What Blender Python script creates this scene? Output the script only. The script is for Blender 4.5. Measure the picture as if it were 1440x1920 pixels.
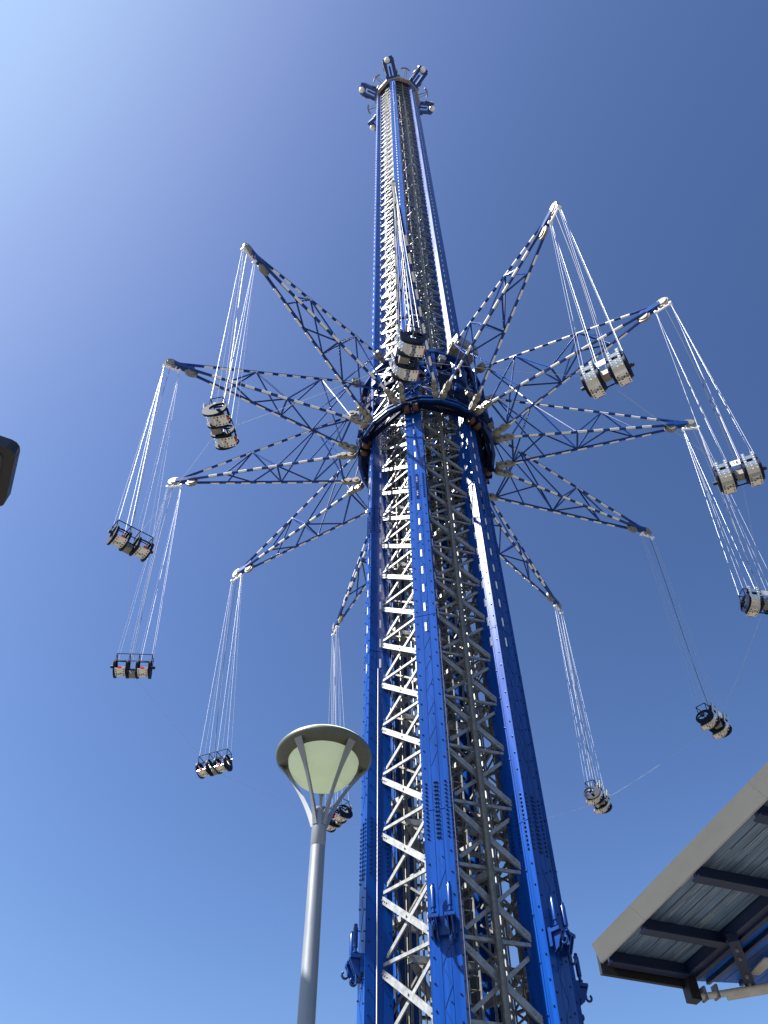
import bpy, math, random
from mathutils import Vector, Matrix

random.seed(7)
R = math.radians
for o in list(bpy.data.objects):
    bpy.data.objects.remove(o)
scene = bpy.context.scene
COL = scene.collection

# ------------------------------------------------------------------ camera
PITCH, YAW, ROLL = R(53.634), R(-5.390), R(-0.2762)
CAMZ = 1.6
cp, sp, cy, sy = math.cos(PITCH), math.sin(PITCH), math.cos(YAW), math.sin(YAW)
fwd = Vector((sy * cp, cy * cp, sp))
rgt = Vector((cy, -sy, 0))
up = rgt.cross(fwd)
cr, sr = math.cos(ROLL), math.sin(ROLL)
rgt, up = cr * rgt + sr * up, -sr * rgt + cr * up
cam_d = bpy.data.cameras.new('camera')
cam = bpy.data.objects.new('camera', cam_d)
COL.objects.link(cam)
m = Matrix.Identity(4)
for i in range(3):
    m[i][0], m[i][1], m[i][2] = rgt[i], up[i], -fwd[i]
m[2][3] = CAMZ
cam.matrix_world = m
cam_d.sensor_fit = 'VERTICAL'
cam_d.sensor_height = 24.0
cam_d.sensor_width = 18.0
cam_d.lens = 24.0 * 1564.4 / 1920.0
cam_d.clip_start = 0.1
cam_d.clip_end = 8000
scene.camera = cam
FPX = 1564.4


def ray(px, py):
    """direction of a photo pixel (1440 x 1920)"""
    return (rgt * ((px - 720) / FPX) - up * ((py - 960) / FPX) + fwd).normalized()


# ------------------------------------------------------------------ light
SUN_TH = R(-62.2)          # bearing of the sun seen from the tower, 0 = towards the camera
SUN_EL = R(52.0)
sun_dir = Vector((math.sin(SUN_TH) * math.cos(SUN_EL), -math.cos(SUN_TH) * math.cos(SUN_EL), math.sin(SUN_EL)))
world = bpy.data.worlds.new('World')
scene.world = world
world.use_nodes = True
wn = world.node_tree.nodes
wl = world.node_tree.links
wn.clear()
sky = wn.new('ShaderNodeTexSky')
sky.sky_type = 'NISHITA'
sky.sun_disc = False
sky.sun_elevation = SUN_EL
sky.sun_rotation = math.atan2(sun_dir.x, sun_dir.y)
sky.altitude = 0
sky.air_density = 1.0
sky.dust_density = 1.2
sky.ozone_density = 3.0
bg = wn.new('ShaderNodeBackground')
bg.inputs['Strength'].default_value = 0.10
wo = wn.new('ShaderNodeOutputWorld')
sgam = wn.new('ShaderNodeGamma')            # camera response: deeper blue away from the sun
sgam.inputs['Gamma'].default_value = 1.85
sgain = wn.new('ShaderNodeVectorMath')
sgain.operation = 'MULTIPLY'
sgain.inputs[1].default_value = (0.350, 0.274, 0.212)
wl.new(sky.outputs[0], sgam.inputs[0])
wl.new(sgam.outputs[0], sgain.inputs[0])
CAP = (1.36, 1.98, 3.15)                         # soft shoulder: the sensor rolls off the glare round the sun and the horizon
sdiv = wn.new('ShaderNodeVectorMath')
sdiv.operation = 'MULTIPLY'
sdiv.inputs[1].default_value = tuple(0.25 / c for c in CAP)
scrv = wn.new('ShaderNodeRGBCurve')
cm = scrv.mapping.curves[3]
cm.points[0].location = (0, 0)
cm.points[1].location = (1, 0.262)
for p_ in ((0.10, 0.10), (0.175, 0.165), (0.25, 0.208), (0.35, 0.236), (0.5, 0.252)):
    cm.points.new(*p_)
scrv.mapping.update()
scap = wn.new('ShaderNodeVectorMath')
scap.operation = 'MULTIPLY'
scap.inputs[1].default_value = tuple(4.0 * c for c in CAP)
wl.new(sgain.outputs[0], sdiv.inputs[0])
wl.new(sdiv.outputs[0], scrv.inputs['Color'])
wl.new(scrv.outputs[0], scap.inputs[0])
ssep = wn.new('ShaderNodeSeparateXYZ')          # keep red below green, so the glow stays pale blue
scmb = wn.new('ShaderNodeCombineXYZ')
srg = wn.new('ShaderNodeMath')
srg.operation = 'MULTIPLY'
srg.inputs[1].default_value = 0.71
srm = wn.new('ShaderNodeMath')
srm.operation = 'MINIMUM'
wl.new(scap.outputs[0], ssep.inputs[0])
wl.new(ssep.outputs[1], srg.inputs[0])
wl.new(srg.outputs[0], srm.inputs[0])
wl.new(ssep.outputs[0], srm.inputs[1])
wl.new(srm.outputs[0], scmb.inputs[0])
wl.new(ssep.outputs[1], scmb.inputs[1])
wl.new(ssep.outputs[2], scmb.inputs[2])
wl.new(scmb.outputs[0], bg.inputs[0])
wl.new(bg.outputs[0], wo.inputs[0])

sun_d = bpy.data.lights.new('sun', 'SUN')
sun_d.energy = 5.0
sun_d.angle = R(0.53)
sun_d.color = (1.0, 0.965, 0.91)
sun = bpy.data.objects.new('sun', sun_d)
COL.objects.link(sun)
sun.rotation_mode = 'QUATERNION'
sun.rotation_quaternion = (-sun_dir).to_track_quat('-Z', 'Y')
sun.location = (-20, -10, 40)

scene.view_settings.view_transform = 'Standard'
scene.view_settings.look = 'None'
scene.view_settings.exposure = 1.8
scene.view_settings.gamma = 1.0
scene.render.engine = 'CYCLES'

# ------------------------------------------------------------------ materials
MATS = {}


def mat(name, col, rough=0.5, metal=0.0, coat=0.0, var=0.12, scale=6.0, bump=0.0, spec=0.5, stretch=(1, 1, 1),
        dark=None, rvar=0.0):
    if name in MATS:
        return MATS[name]
    mt = bpy.data.materials.new(name)
    mt.use_nodes = True
    nt = mt.node_tree
    b = nt.nodes['Principled BSDF']
    tc = nt.nodes.new('ShaderNodeTexCoord')
    mp = nt.nodes.new('ShaderNodeMapping')
    mp.inputs['Scale'].default_value = stretch
    nz = nt.nodes.new('ShaderNodeTexNoise')
    nz.inputs['Scale'].default_value = scale
    nz.inputs['Detail'].default_value = 6
    nz.inputs['Roughness'].default_value = 0.65
    nt.links.new(tc.outputs['Object'], mp.inputs[0])
    nt.links.new(mp.outputs[0], nz.inputs['Vector'])
    rp = nt.nodes.new('ShaderNodeValToRGB')
    rp.color_ramp.elements[0].position = 0.3
    rp.color_ramp.elements[1].position = 0.72
    d = dark if dark else tuple(c * (1 - 2 * var) for c in col)
    l = tuple(min(1, c * (1 + var)) for c in col)
    rp.color_ramp.elements[0].color = (*d, 1)
    rp.color_ramp.elements[1].color = (*l, 1)
    nt.links.new(nz.outputs[0], rp.inputs[0])
    nt.links.new(rp.outputs[0], b.inputs['Base Color'])
    b.inputs['Roughness'].default_value = rough
    if rvar:
        mr = nt.nodes.new('ShaderNodeMapRange')
        mr.inputs['To Min'].default_value = max(0.02, rough - rvar)
        mr.inputs['To Max'].default_value = rough + rvar
        nt.links.new(nz.outputs[0], mr.inputs['Value'])
        nt.links.new(mr.outputs[0], b.inputs['Roughness'])
    b.inputs['Metallic'].default_value = metal
    b.inputs['Coat Weight'].default_value = coat
    b.inputs['Coat Roughness'].default_value = 0.08
    b.inputs['Specular IOR Level'].default_value = spec
    if bump:
        bp = nt.nodes.new('ShaderNodeBump')
        bp.inputs['Strength'].default_value = bump
        bp.inputs['Distance'].default_value = 0.01
        nt.links.new(nz.outputs[0], bp.inputs['Height'])
        nt.links.new(bp.outputs[0], b.inputs['Normal'])
    MATS[name] = mt
    return mt


BLUE = mat('blue_paint', (0.0010, 0.042, 0.235), rough=0.24, spec=0.28, coat=0.0, var=0.16, scale=1.6, bump=0.03, rvar=0.07, stretch=(5, 5, .18))
BLUE2 = mat('blue_steel_paint', (0.0015, 0.030, 0.165), rough=0.25, spec=0.35, coat=0.0, var=0.12, scale=2.0, rvar=0.08)
NAVY = mat('navy_paint', (0.003, 0.008, 0.032), rough=0.7, spec=0.1, coat=0.0, var=0.2, scale=3)
GALV = mat('galvanised_steel', (0.25, 0.26, 0.26), rough=0.42, metal=0.35, var=0.2, scale=7, bump=0.05, rvar=0.1)
GALV2 = mat('weathered_galvanised_steel', (0.14, 0.135, 0.115), rough=0.45, metal=0.4, var=0.2, scale=9, bump=0.05, rvar=0.1)
DARKST = mat('dark_steel', (0.05, 0.05, 0.05), rough=0.5, metal=0.3, var=0.3, scale=5)
CAST = mat('cast_grey_metal', (0.24, 0.23, 0.19), rough=0.45, metal=0.3, var=0.2, scale=8, bump=0.05)
WHITE = mat('white_diffuser', (0.72, 0.73, 0.74), rough=0.4, var=0.04, scale=9)
WHITEP = mat('white_paint', (0.80, 0.81, 0.82), rough=0.4, var=0.05, scale=5)
CABLE = mat('bright_steel_cable', (0.44, 0.46, 0.51), rough=0.45, metal=0.1, var=0.05, scale=30)
BLACKC = mat('black_rubber', (0.015, 0.016, 0.02), rough=0.55, var=0.2, scale=10)
INOX = mat('brushed_stainless', (0.52, 0.52, 0.50), rough=0.22, metal=0.85, var=0.06, scale=12, rvar=0.08, bump=0.02)
BLACKN = mat('dark_blue_plastic', (0.006, 0.010, 0.028), rough=0.55, spec=0.15, var=0.2, scale=6)
RED = mat('red_lens', (0.55, 0.035, 0.02), rough=0.25, var=0.1, scale=10)
ROLL_M = mat('brown_polyurethane', (0.055, 0.022, 0.010), rough=0.5, var=0.2, scale=8)
BRONZE = mat('tan_paint', (0.30, 0.265, 0.21), rough=0.5, var=0.15, scale=3)
GLOBE = mat('opal_white_lamp', (0.83, 0.81, 0.74), rough=0.3, var=0.05, scale=4)
POLE = mat('silver_grey_pole_paint', (0.22, 0.235, 0.26), rough=0.38, metal=0.45, var=0.06, scale=5, rvar=0.06, stretch=(2, 2, .6))
OLIVE = mat('grey_green_lamp_paint', (0.085, 0.095, 0.075), rough=0.45, metal=0.1, var=0.12, scale=6)
FASC = mat('beige_grey_fascia_paint', (0.40, 0.405, 0.40), rough=0.55, var=0.05, scale=1.2, stretch=(1, 1, 3))
SOFF = mat('grey_soffit_sheet', (0.16, 0.245, 0.38), rough=0.33, metal=0.25, var=0.25, scale=2.2, stretch=(0.5, 9, 1), rvar=0.14)  # stretched noise puts streaky reflections into the sheet colour
SOFFW = mat('pale_reflection_streak', (0.34, 0.40, 0.46), rough=0.4, var=0.3, scale=2.5, stretch=(0.5, 10, 1))  # pale tone for the painted reflection streaks
NAVYB = mat('canopy_navy_paint', (0.005, 0.014, 0.055), rough=0.45, var=0.15, scale=2)
BLACKP = mat('black_powder_coat', (0.010, 0.011, 0.014), rough=0.5, var=0.2, scale=3)
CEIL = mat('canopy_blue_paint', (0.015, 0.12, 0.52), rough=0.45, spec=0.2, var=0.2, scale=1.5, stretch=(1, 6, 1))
PIPE = mat('pale_pipe_paint', (0.45, 0.45, 0.42), rough=0.4, var=0.12, scale=5)

gm = bpy.data.materials.new('paved_ground')
gm.use_nodes = True
nt = gm.node_tree
gb = nt.nodes['Principled BSDF']
gtc = nt.nodes.new('ShaderNodeTexCoord')
br = nt.nodes.new('ShaderNodeTexBrick')
br.inputs['Scale'].default_value = 1.0
br.inputs['Color1'].default_value = (0.10, 0.092, 0.078, 1)
br.inputs['Color2'].default_value = (0.08, 0.074, 0.064, 1)
br.inputs['Mortar'].default_value = (0.05, 0.048, 0.042, 1)
br.inputs['Mortar Size'].default_value = 0.008
br.inputs['Brick Width'].default_value = 0.8
br.inputs['Row Height'].default_value = 0.4
nt.links.new(gtc.outputs['Object'], br.inputs['Vector'])
nt.links.new(br.outputs[0], gb.inputs['Base Color'])
gb.inputs['Roughness'].default_value = 0.85

fm = bpy.data.materials.new('frosted_lamp_cover')
fm.use_nodes = True
nt = fm.node_tree
nt.nodes.clear()
fo = nt.nodes.new('ShaderNodeOutputMaterial')
mx = nt.nodes.new('ShaderNodeMixShader')
pb = nt.nodes.new('ShaderNodeBsdfPrincipled')
tb = nt.nodes.new('ShaderNodeBsdfTranslucent')
fz = nt.nodes.new('ShaderNodeTexNoise')
fz.inputs['Scale'].default_value = 4
fr = nt.nodes.new('ShaderNodeValToRGB')
fr.color_ramp.elements[0].color = (0.50, 0.55, 0.44, 1)
fr.color_ramp.elements[1].color = (0.58, 0.625, 0.51, 1)
nt.links.new(fz.outputs[0], fr.inputs[0])
nt.links.new(fr.outputs[0], pb.inputs['Base Color'])
nt.links.new(fr.outputs[0], tb.inputs['Color'])
pb.inputs['Roughness'].default_value = 0.4
mx.inputs[0].default_value = 0.6
nt.links.new(pb.outputs[0], mx.inputs[1])
nt.links.new(tb.outputs[0], mx.inputs[2])
nt.links.new(mx.outputs[0], fo.inputs[0])
FROST = fm


# ------------------------------------------------------------------ mesh helpers
class MB:
    def __init__(s):
        s.v, s.f = [], []

    def add(s, vs, fs):
        n = len(s.v)
        s.v += [tuple(v) for v in vs]
        s.f += [tuple(i + n for i in f) for f in fs]
        return s

    def frame_box(s, o, ax, ay, az, lx, ly, lz):
        """box centred on o with half sizes lx ly lz along unit axes"""
        vs = []
        for k in (-1, 1):
            for j in (-1, 1):
                for i in (-1, 1):
                    vs.append(o + ax * (i * lx) + ay * (j * ly) + az * (k * lz))
        fs = [(0, 2, 3, 1), (4, 5, 7, 6), (0, 1, 5, 4), (2, 6, 7, 3), (0, 4, 6, 2), (1, 3, 7, 5)]
        return s.add(vs, fs)

    def box(s, x0, x1, y0, y1, z0, z1):
        o = Vector(((x0 + x1) / 2, (y0 + y1) / 2, (z0 + z1) / 2))
        return s.frame_box(o, Vector((1, 0, 0)), Vector((0, 1, 0)), Vector((0, 0, 1)), (x1 - x0) / 2, (y1 - y0) / 2, (z1 - z0) / 2)

    def bar(s, a, b, w, h, upv=(0, 0, 1)):
        """rectangular bar a->b, w across, h along upv"""
        a, b = Vector(a), Vector(b)
        d = (b - a)
        L = d.length
        d.normalize()
        u = Vector(upv)
        x = d.cross(u)
        if x.length < 1e-4:
            x = d.cross(Vector((1, 0, 0)))
        x.normalize()
        u = x.cross(d)
        return s.frame_box((a + b) / 2, d, x, u, L / 2, w / 2, h / 2)

    def tube(s, a, b, r0, r1=None, n=8, caps=True):
        a, b = Vector(a), Vector(b)
        r1 = r0 if r1 is None else r1
        d = (b - a).normalized()
        x = d.cross(Vector((0, 0, 1)))
        if x.length < 1e-4:
            x = Vector((1, 0, 0))
        x.normalize()
        y = d.cross(x)
        vs = []
        for c, rr in ((a, r0), (b, r1)):
            for i in range(n):
                t = 2 * math.pi * i / n
                vs.append(c + x * (rr * math.cos(t)) + y * (rr * math.sin(t)))
        fs = [(i, (i + 1) % n, n + (i + 1) % n, n + i) for i in range(n)]
        if caps:
            fs += [tuple(range(n - 1, -1, -1)), tuple(range(n, 2 * n))]
        return s.add(vs, fs)

    def path(s, pts, r, n=6):
        pts = [Vector(p) for p in pts]
        vs, fs = [], []
        for k, p in enumerate(pts):
            d = (pts[min(k + 1, len(pts) - 1)] - pts[max(k - 1, 0)]).normalized()
            x = d.cross(Vector((0.13, 0.31, 0.94))).normalized()
            y = d.cross(x)
            for i in range(n):
                t = 2 * math.pi * i / n
                vs.append(p + x * (r * math.cos(t)) + y * (r * math.sin(t)))
        for k in range(len(pts) - 1):
            for i in range(n):
                fs.append((k * n + i, k * n + (i + 1) % n, (k + 1) * n + (i + 1) % n, (k + 1) * n + i))
        fs += [tuple(range(n - 1, -1, -1)), tuple(range((len(pts) - 1) * n, len(pts) * n))]
        return s.add(vs, fs)

    def lathe(s, prof, n=32, o=(0, 0, 0), cap0=False, cap1=False):
        vs, fs = [], []
        for (r, z) in prof:
            for i in range(n):
                t = 2 * math.pi * i / n
                vs.append((o[0] + r * math.cos(t), o[1] + r * math.sin(t), o[2] + z))
        for k in range(len(prof) - 1):
            for i in range(n):
                fs.append((k * n + i, k * n + (i + 1) % n, (k + 1) * n + (i + 1) % n, (k + 1) * n + i))
        if cap0:
            fs.append(tuple(range(n - 1, -1, -1)))
        if cap1:
            fs.append(tuple(range((len(prof) - 1) * n, len(prof) * n)))
        return s.add(vs, fs)

    def prism(s, poly, z0, z1):
        n = len(poly)
        vs = [(x, y, z0) for x, y in poly] + [(x, y, z1) for x, y in poly]
        fs = [(i, (i + 1) % n, n + (i + 1) % n, n + i) for i in range(n)]
        fs += [tuple(range(n - 1, -1, -1)), tuple(range(n, 2 * n))]
        return s.add(vs, fs)

    def plate(s, outer, o, ax, ay, an, th, inner=None):
        """flat plate, outline in (a,b); inner = hole with the same point count"""
        o, ax, ay, an = Vector(o), Vector(ax), Vector(ay), Vector(an)
        P = lambda q, k: o + ax * q[0] + ay * q[1] + an * (k * th / 2)
        n = len(outer)
        if inner is None:
            vs = [P(q, -1) for q in outer] + [P(q, 1) for q in outer]
            fs = [(i, (i + 1) % n, n + (i + 1) % n, n + i) for i in range(n)]
            fs += [tuple(range(n - 1, -1, -1)), tuple(range(n, 2 * n))]
        else:
            vs = [P(q, -1) for q in outer] + [P(q, 1) for q in outer] + [P(q, -1) for q in inner] + [P(q, 1) for q in inner]
            fs = []
            for i in range(n):
                j = (i + 1) % n
                fs += [(i, j, n + j, n + i), (2 * n + j, 2 * n + i, 3 * n + i, 3 * n + j), (j, i, 2 * n + i, 2 * n + j), (n + i, n + j, 3 * n + j, 3 * n + i)]
        return s.add(vs, fs)

    def mesh(s, name, smooth=False):
        me = bpy.data.meshes.new(name)
        me.from_pydata(s.v, [], s.f)
        me.validate()
        if smooth:
            me.polygons.foreach_set('use_smooth', [True] * len(me.polygons))
            try:
                me.set_sharp_from_angle(angle=R(38))
            except Exception:
                pass
        me.update()
        return me


def obj(name, me, material=None, parent=None, loc=None, rot=None, kind=None):
    if isinstance(me, MB):
        me = me.mesh(name, smooth=False)
    if material is not None and len(me.materials) == 0:
        me.materials.append(material)
    o = bpy.data.objects.new(name, me)
    COL.objects.link(o)
    if parent is not None:
        o.parent = parent
    if loc is not None:
        o.location = loc
    if rot is not None:
        o.rotation_euler = rot
    if kind:
        o['kind'] = kind
    return o


def sobj(name, mb, material, parent=None, **k):
    return obj(name, mb.mesh(name, smooth=True), material, parent, **k)


def thing(name, label, cat, loc=(0, 0, 0), rotz=0.0, group=None):
    o = bpy.data.objects.new(name, None)
    COL.objects.link(o)
    o.location = loc
    o.rotation_euler = (0, 0, rotz)
    o.empty_display_size = 0.3
    tag(o, label, cat, group)
    return o


def tag(o, label, cat, group=None):
    o['label'] = label
    o['category'] = cat
    if group:
        o['group'] = group


def copy_tree(src, parent=None):
    c = src.copy()
    COL.objects.link(c)
    if parent is not None:
        c.parent = parent
    for ch in list(src.children):
        copy_tree(ch, c)
    return c


# ------------------------------------------------------------------ ground
g = MB().box(-3000, 3000, -3000, 3000, -0.3, 0)
go = obj('ground', g, gm)
go['kind'] = 'structure'

# ------------------------------------------------------------------ tower
TX, TY = 0.0, 21.0
RC, A0, CW, CD = 2.31, 9.57, 0.71, 0.68     # column ring radius, twist, column width and depth
TOP = 118.0
PITCHZ, Z0 = 1.75, 0.48
tower = thing('swing_ride_tower', 'tall hexagonal blue steel tower with silver lattice faces rising into clear sky', 'tower', (TX, TY, 0))

hx, hy = CD / 2, CW / 2
gr = 0.016
poly = []


def groove_line(p, q, spots):
    """points from p to q with small recessed grooves at fractions"""
    p, q = Vector(p), Vector(q)
    d = q - p
    nrm = Vector((d.y, -d.x)).normalized()      # outward for counter-clockwise outline
    out = [tuple(p)]
    for t0, t1 in spots:
        a, b = p + d * t0, p + d * t1
        out += [tuple(a), tuple(a - nrm * gr), tuple(b - nrm * gr), tuple(b)]
    return out


poly += groove_line((hx, -hy), (hx, hy), [(0.36, 0.375), (0.66, 0.675)])
poly += groove_line((hx, hy), (-hx, hy), [(0.34, 0.36)])
poly += groove_line((-hx, hy), (-hx, -hy), [])
poly += groove_line((-hx, -hy), (hx, -hy), [(0.64, 0.66)])
col_mb = MB().prism(poly, 0, TOP)
for zz in (7.0, 14.0, 21.0, 28.2, 42.3, 56.4, 70.5, 84.6, 98.7, 112.0):
    col_mb.box(-hx - 0.010, hx + 0.010, -hy - 0.010, hy + 0.010, zz - 0.02, zz + 0.02)
column_me = col_mb.mesh('column')

# bolts: two staggered rows on the three outer faces, splice fields every 14 m
SPL = [14.0, 28.2]
bolts = MB()
FACES = [  # origin, along, normal
    (Vector((hx, 0, 0)), Vector((0, 1, 0)), Vector((1, 0, 0)), hy),
    (Vector((0, hy, 0)), Vector((-1, 0, 0)), Vector((0, 1, 0)), hx),
    (Vector((0, -hy, 0)), Vector((1, 0, 0)), Vector((0, -1, 0)), hx)]


def bolt(mb, c, nrm, r=0.026, h=0.028):
    mb.tube(c - nrm * 0.004, c + nrm * h, r, r * 0.8, n=6)


for (o, al, nr, half) in FACES:
    z = 5.0
    k = 0
    while z < 48:
        if not any(abs(z - s) < 1.0 for s in SPL):
            bolt(bolts, o + al * (-0.76 * half) + Vector((0, 0, z)), nr)
            bolt(bolts, o + al * (0.76 * half) + Vector((0, 0, z + 0.27)), nr)
            if k % 2 == 0:
                bolt(bolts, o + al * (0.18 * half) + Vector((0, 0, z + 0.14)), nr, 0.02)
        z += 0.54
        k += 1
    for s in SPL:
        for cx in (-0.74, -0.08, 0.08, 0.70) if half == hy else (-0.66, 0.0, 0.66):
            for i in range(14):
                bolt(bolts, o + al * (cx * half) + Vector((0, 0, s - 0.78 + i * 0.12)), nr, 0.034, 0.034)
bolts_me = bolts.mesh('bolts')
BLUEB = mat('bolt_blue_paint', (0.0015, 0.025, 0.11), rough=0.25, spec=0.4, coat=0.0, var=0.1, scale=8)

SEAT_S = 0.87
PANM = mat('cream_panel', (0.80, 0.76, 0.66), rough=0.4, var=0.08, scale=9)
SLOT_Z0, SLOT_P = 20.45, 0.91
slot_me = MB().box(-0.004, 0.014, -0.029, 0.029, -0.185, 0.185).mesh('light_slot')
NSLOT = int((TOP - 1 - SLOT_Z0) / SLOT_P)
face_rot = [0.0, R(90), R(-90)]

# buffer bracket on the outer face of each column: block, two upright pins, two hooks
BZ = 11.2
brk = MB()
brk.box(hx - 0.002, hx + 0.10, -0.30, 0.30, BZ - 0.40, BZ + 0.02)
brk.box(hx + 0.09, hx + 0.33, -0.30, -0.06, BZ - 0.10, BZ - 0.02)
brk.box(hx + 0.09, hx + 0.33, 0.08, 0.32, BZ - 0.10, BZ - 0.02)
for yy in (-0.22, -0.12, 0.14, 0.24):
    brk.plate([(0.0, 0.0), (0.26, 0.0), (0.12, -0.34), (0.0, -0.42)], (hx + 0.085, yy, BZ - 0.09), (1, 0, 0), (0, 0, 1), (0, 1, 0), 0.03)
pin_me = MB()
pin_me.lathe([(0.05, -0.02), (0.05, 0.10), (0.072, 0.11), (0.072, 0.15), (0.045, 0.17), (0.045, 0.26), (0.066, 0.28), (0.066, 0.86), (0.05, 0.90), (0.05, 0.98), (0.03, 1.0)], n=14, cap0=True, cap1=True)
pin_me = pin_me.mesh('buffer_pin', smooth=True)
hook = MB()
pts = [(0.0, 0, 0.05), (0.0, 0, -0.22)] + [(0.09 - 0.09 * math.cos(t), 0, -0.24 - 0.10 * math.sin(t)) for t in [R(a) for a in range(15, 250, 22)]]
hook.path([(x * 0.78, y, z * 0.78) for x, y, z in pts], 0.03, 8)
hook_me = hook.mesh('hook', smooth=True)
brk_me = brk.mesh('buffer_bracket')

# thin zigzag strips imitating reflections of the lattice on the outer face
zigzag = MB()
for i in range(2, 34):
    z = i * 0.85
    if any(abs(z + .4 - s) < 1.2 for s in SPL) or abs(z - BZ) < 0.7:
        continue
    a = Vector((hx + 0.003, -0.08, z))
    b = Vector((hx + 0.003, 0.10, z + 0.42))
    c = Vector((hx + 0.003, -0.08, z + 0.84))
    zigzag.bar(a, b, 0.012, 0.008, (1, 0, 0))
    zigzag.bar(b, c, 0.012, 0.008, (1, 0, 0))
zigzag_me = zigzag.mesh('reflection_zigzag')

TH = [(-A0 + 60 * k) for k in range(6)]      # bearing of each column, 0 = towards camera
for k, th in enumerate(TH):
    t = R(th)
    c = obj('column', column_me, BLUE, tower, loc=(RC * math.sin(t), -RC * math.cos(t), 0), rot=(0, 0, t - math.pi / 2))
    obj('bolts', bolts_me, BLUEB, c, kind='stuff')
    obj('reflection_zigzag', zigzag_me, BLUEB, c, kind='stuff')
    near = {0: (0,), 1: (0, 2), 5: (1, 0)}.get(k, ())
    rest = MB()
    for fi, (o, al, nr, half) in enumerate(FACES):
        for i in range(NSLOT):
            p = o + al * (0.0 if fi == 0 else 0.02) + Vector((0, 0, SLOT_Z0 + i * SLOT_P))
            if fi in near and i < 24:
                obj('light_slot', slot_me, WHITE, c, loc=p, rot=(0, 0, face_rot[fi]))
            else:
                rest.frame_box(p + nr * 0.005, nr, al, Vector((0, 0, 1)), 0.009, 0.029, 0.185)
    obj('light_slots', rest, WHITE, c, kind='stuff')
    b = obj('buffer_bracket', brk_me, BLUE2, c)
    for yy in (-0.18, 0.20):
        obj('buffer_pin', pin_me, BLUE2, c, loc=(hx + 0.20, yy, BZ - 0.04)).scale = (0.9, 0.9, 0.78)
    obj('hook', hook_me, BLUEB, c, loc=(hx + 0.28, -0.17, BZ - 0.12))
    obj('hook', hook_me, BLUEB, c, loc=(hx + 0.16, 0.19, BZ - 0.42))
    if k in (0, 1, 5):
        ln = MB()
        ln.tube((0.055, hy + 0.012, 6), (0.055, hy + 0.012, 20.2), 0.011, n=5)
        obj('conduit', ln, WHITEP, c)

# lattice members (face frame: X along face to the right, Y outward, Z up)
FX, FY = 0.845, RC * math.cos(R(30)) + 0.10
chan = MB()      # channel diagonal, from upper left to lower right


def channel(mb, a, b, w, t, nrm, depth):
    a, b = Vector(a), Vector(b)
    d = (b - a).normalized()
    n = Vector(nrm)
    x = d.cross(n).normalized()
    mb.frame_box((a + b) / 2, d, x, n, (b - a).length / 2, w / 2, t / 2)
    for s in (-1, 1):
        mb.frame_box((a + b) / 2 + x * (s * (w / 2 - t / 2)) - n * (depth / 2 + t / 2), d, x, n, (b - a).length / 2, t / 2, depth / 2)


NY = Vector((0, 1, 0))
ca, cb = Vector((FX, FY, PITCHZ - 0.16)), Vector((-FX, FY, 0.12))
channel(chan, ca, cb, 0.16, 0.014, NY, 0.055)
dd = (cb - ca).normalized()
for q in (ca, cb):
    s = 1 if q == ca else -1
    for i in range(3):
        bolt(chan, q + dd * (s * (0.07 + 0.085 * i)) + NY * 0.006, NY, 0.024, 0.022)
bolt(chan, (ca + cb) / 2 + NY * 0.006, NY, 0.03, 0.03)
chan_me = chan.mesh('cross_brace')
fl = MB()
fa, fb = Vector((FX, FY - 0.10, 0.12)), Vector((-FX, FY - 0.10, PITCHZ - 0.16))
channel(fl, fa, fb, 0.095, 0.012, NY, 0.03)
fl_me = fl.mesh('counter_brace')
st = MB()
channel(st, (-FX, FY - 0.02, 0), (FX, FY - 0.02, 0), 0.085, 0.012, NY, 0.04)
st_me = st.mesh('strut')
gus = MB()
gus.plate([(-0.10, -0.30), (0.06, -0.30), (0.17, -0.16), (0.17, 0.16), (0.06, 0.30), (-0.10, 0.30)], (-FX - 0.02, FY - 0.045, -0.02), (1, 0, 0), (0, 0, 1), (0, 1, 0), 0.02)
for (bx, bz) in ((-0.05, -0.22), (0.02, -0.22), (-0.05, 0.18), (0.02, 0.18), (0.08, 0.06), (0.02, 0.0), (-0.05, -0.06)):
    bolt(gus, Vector((-FX - 0.02 + bx, FY - 0.035, bz)), NY, 0.022, 0.022)
gusL = gus.mesh('gusset_plate')
gusR_ = MB()
gusR_.v = [(-x, y, z) for x, y, z in gus.v]
gusR_.f = [tuple(reversed(f)) for f in gus.f]
gusR = gusR_.mesh('gusset_plate')

I0, I1, IN = 4, 19, 67
upper = MB()
upg = MB()


def xform(me_v, rot, dz):
    c, s = math.cos(rot), math.sin(rot)
    return [(x * c - y * s, x * s + y * c, z + dz) for x, y, z in me_v]


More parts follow.
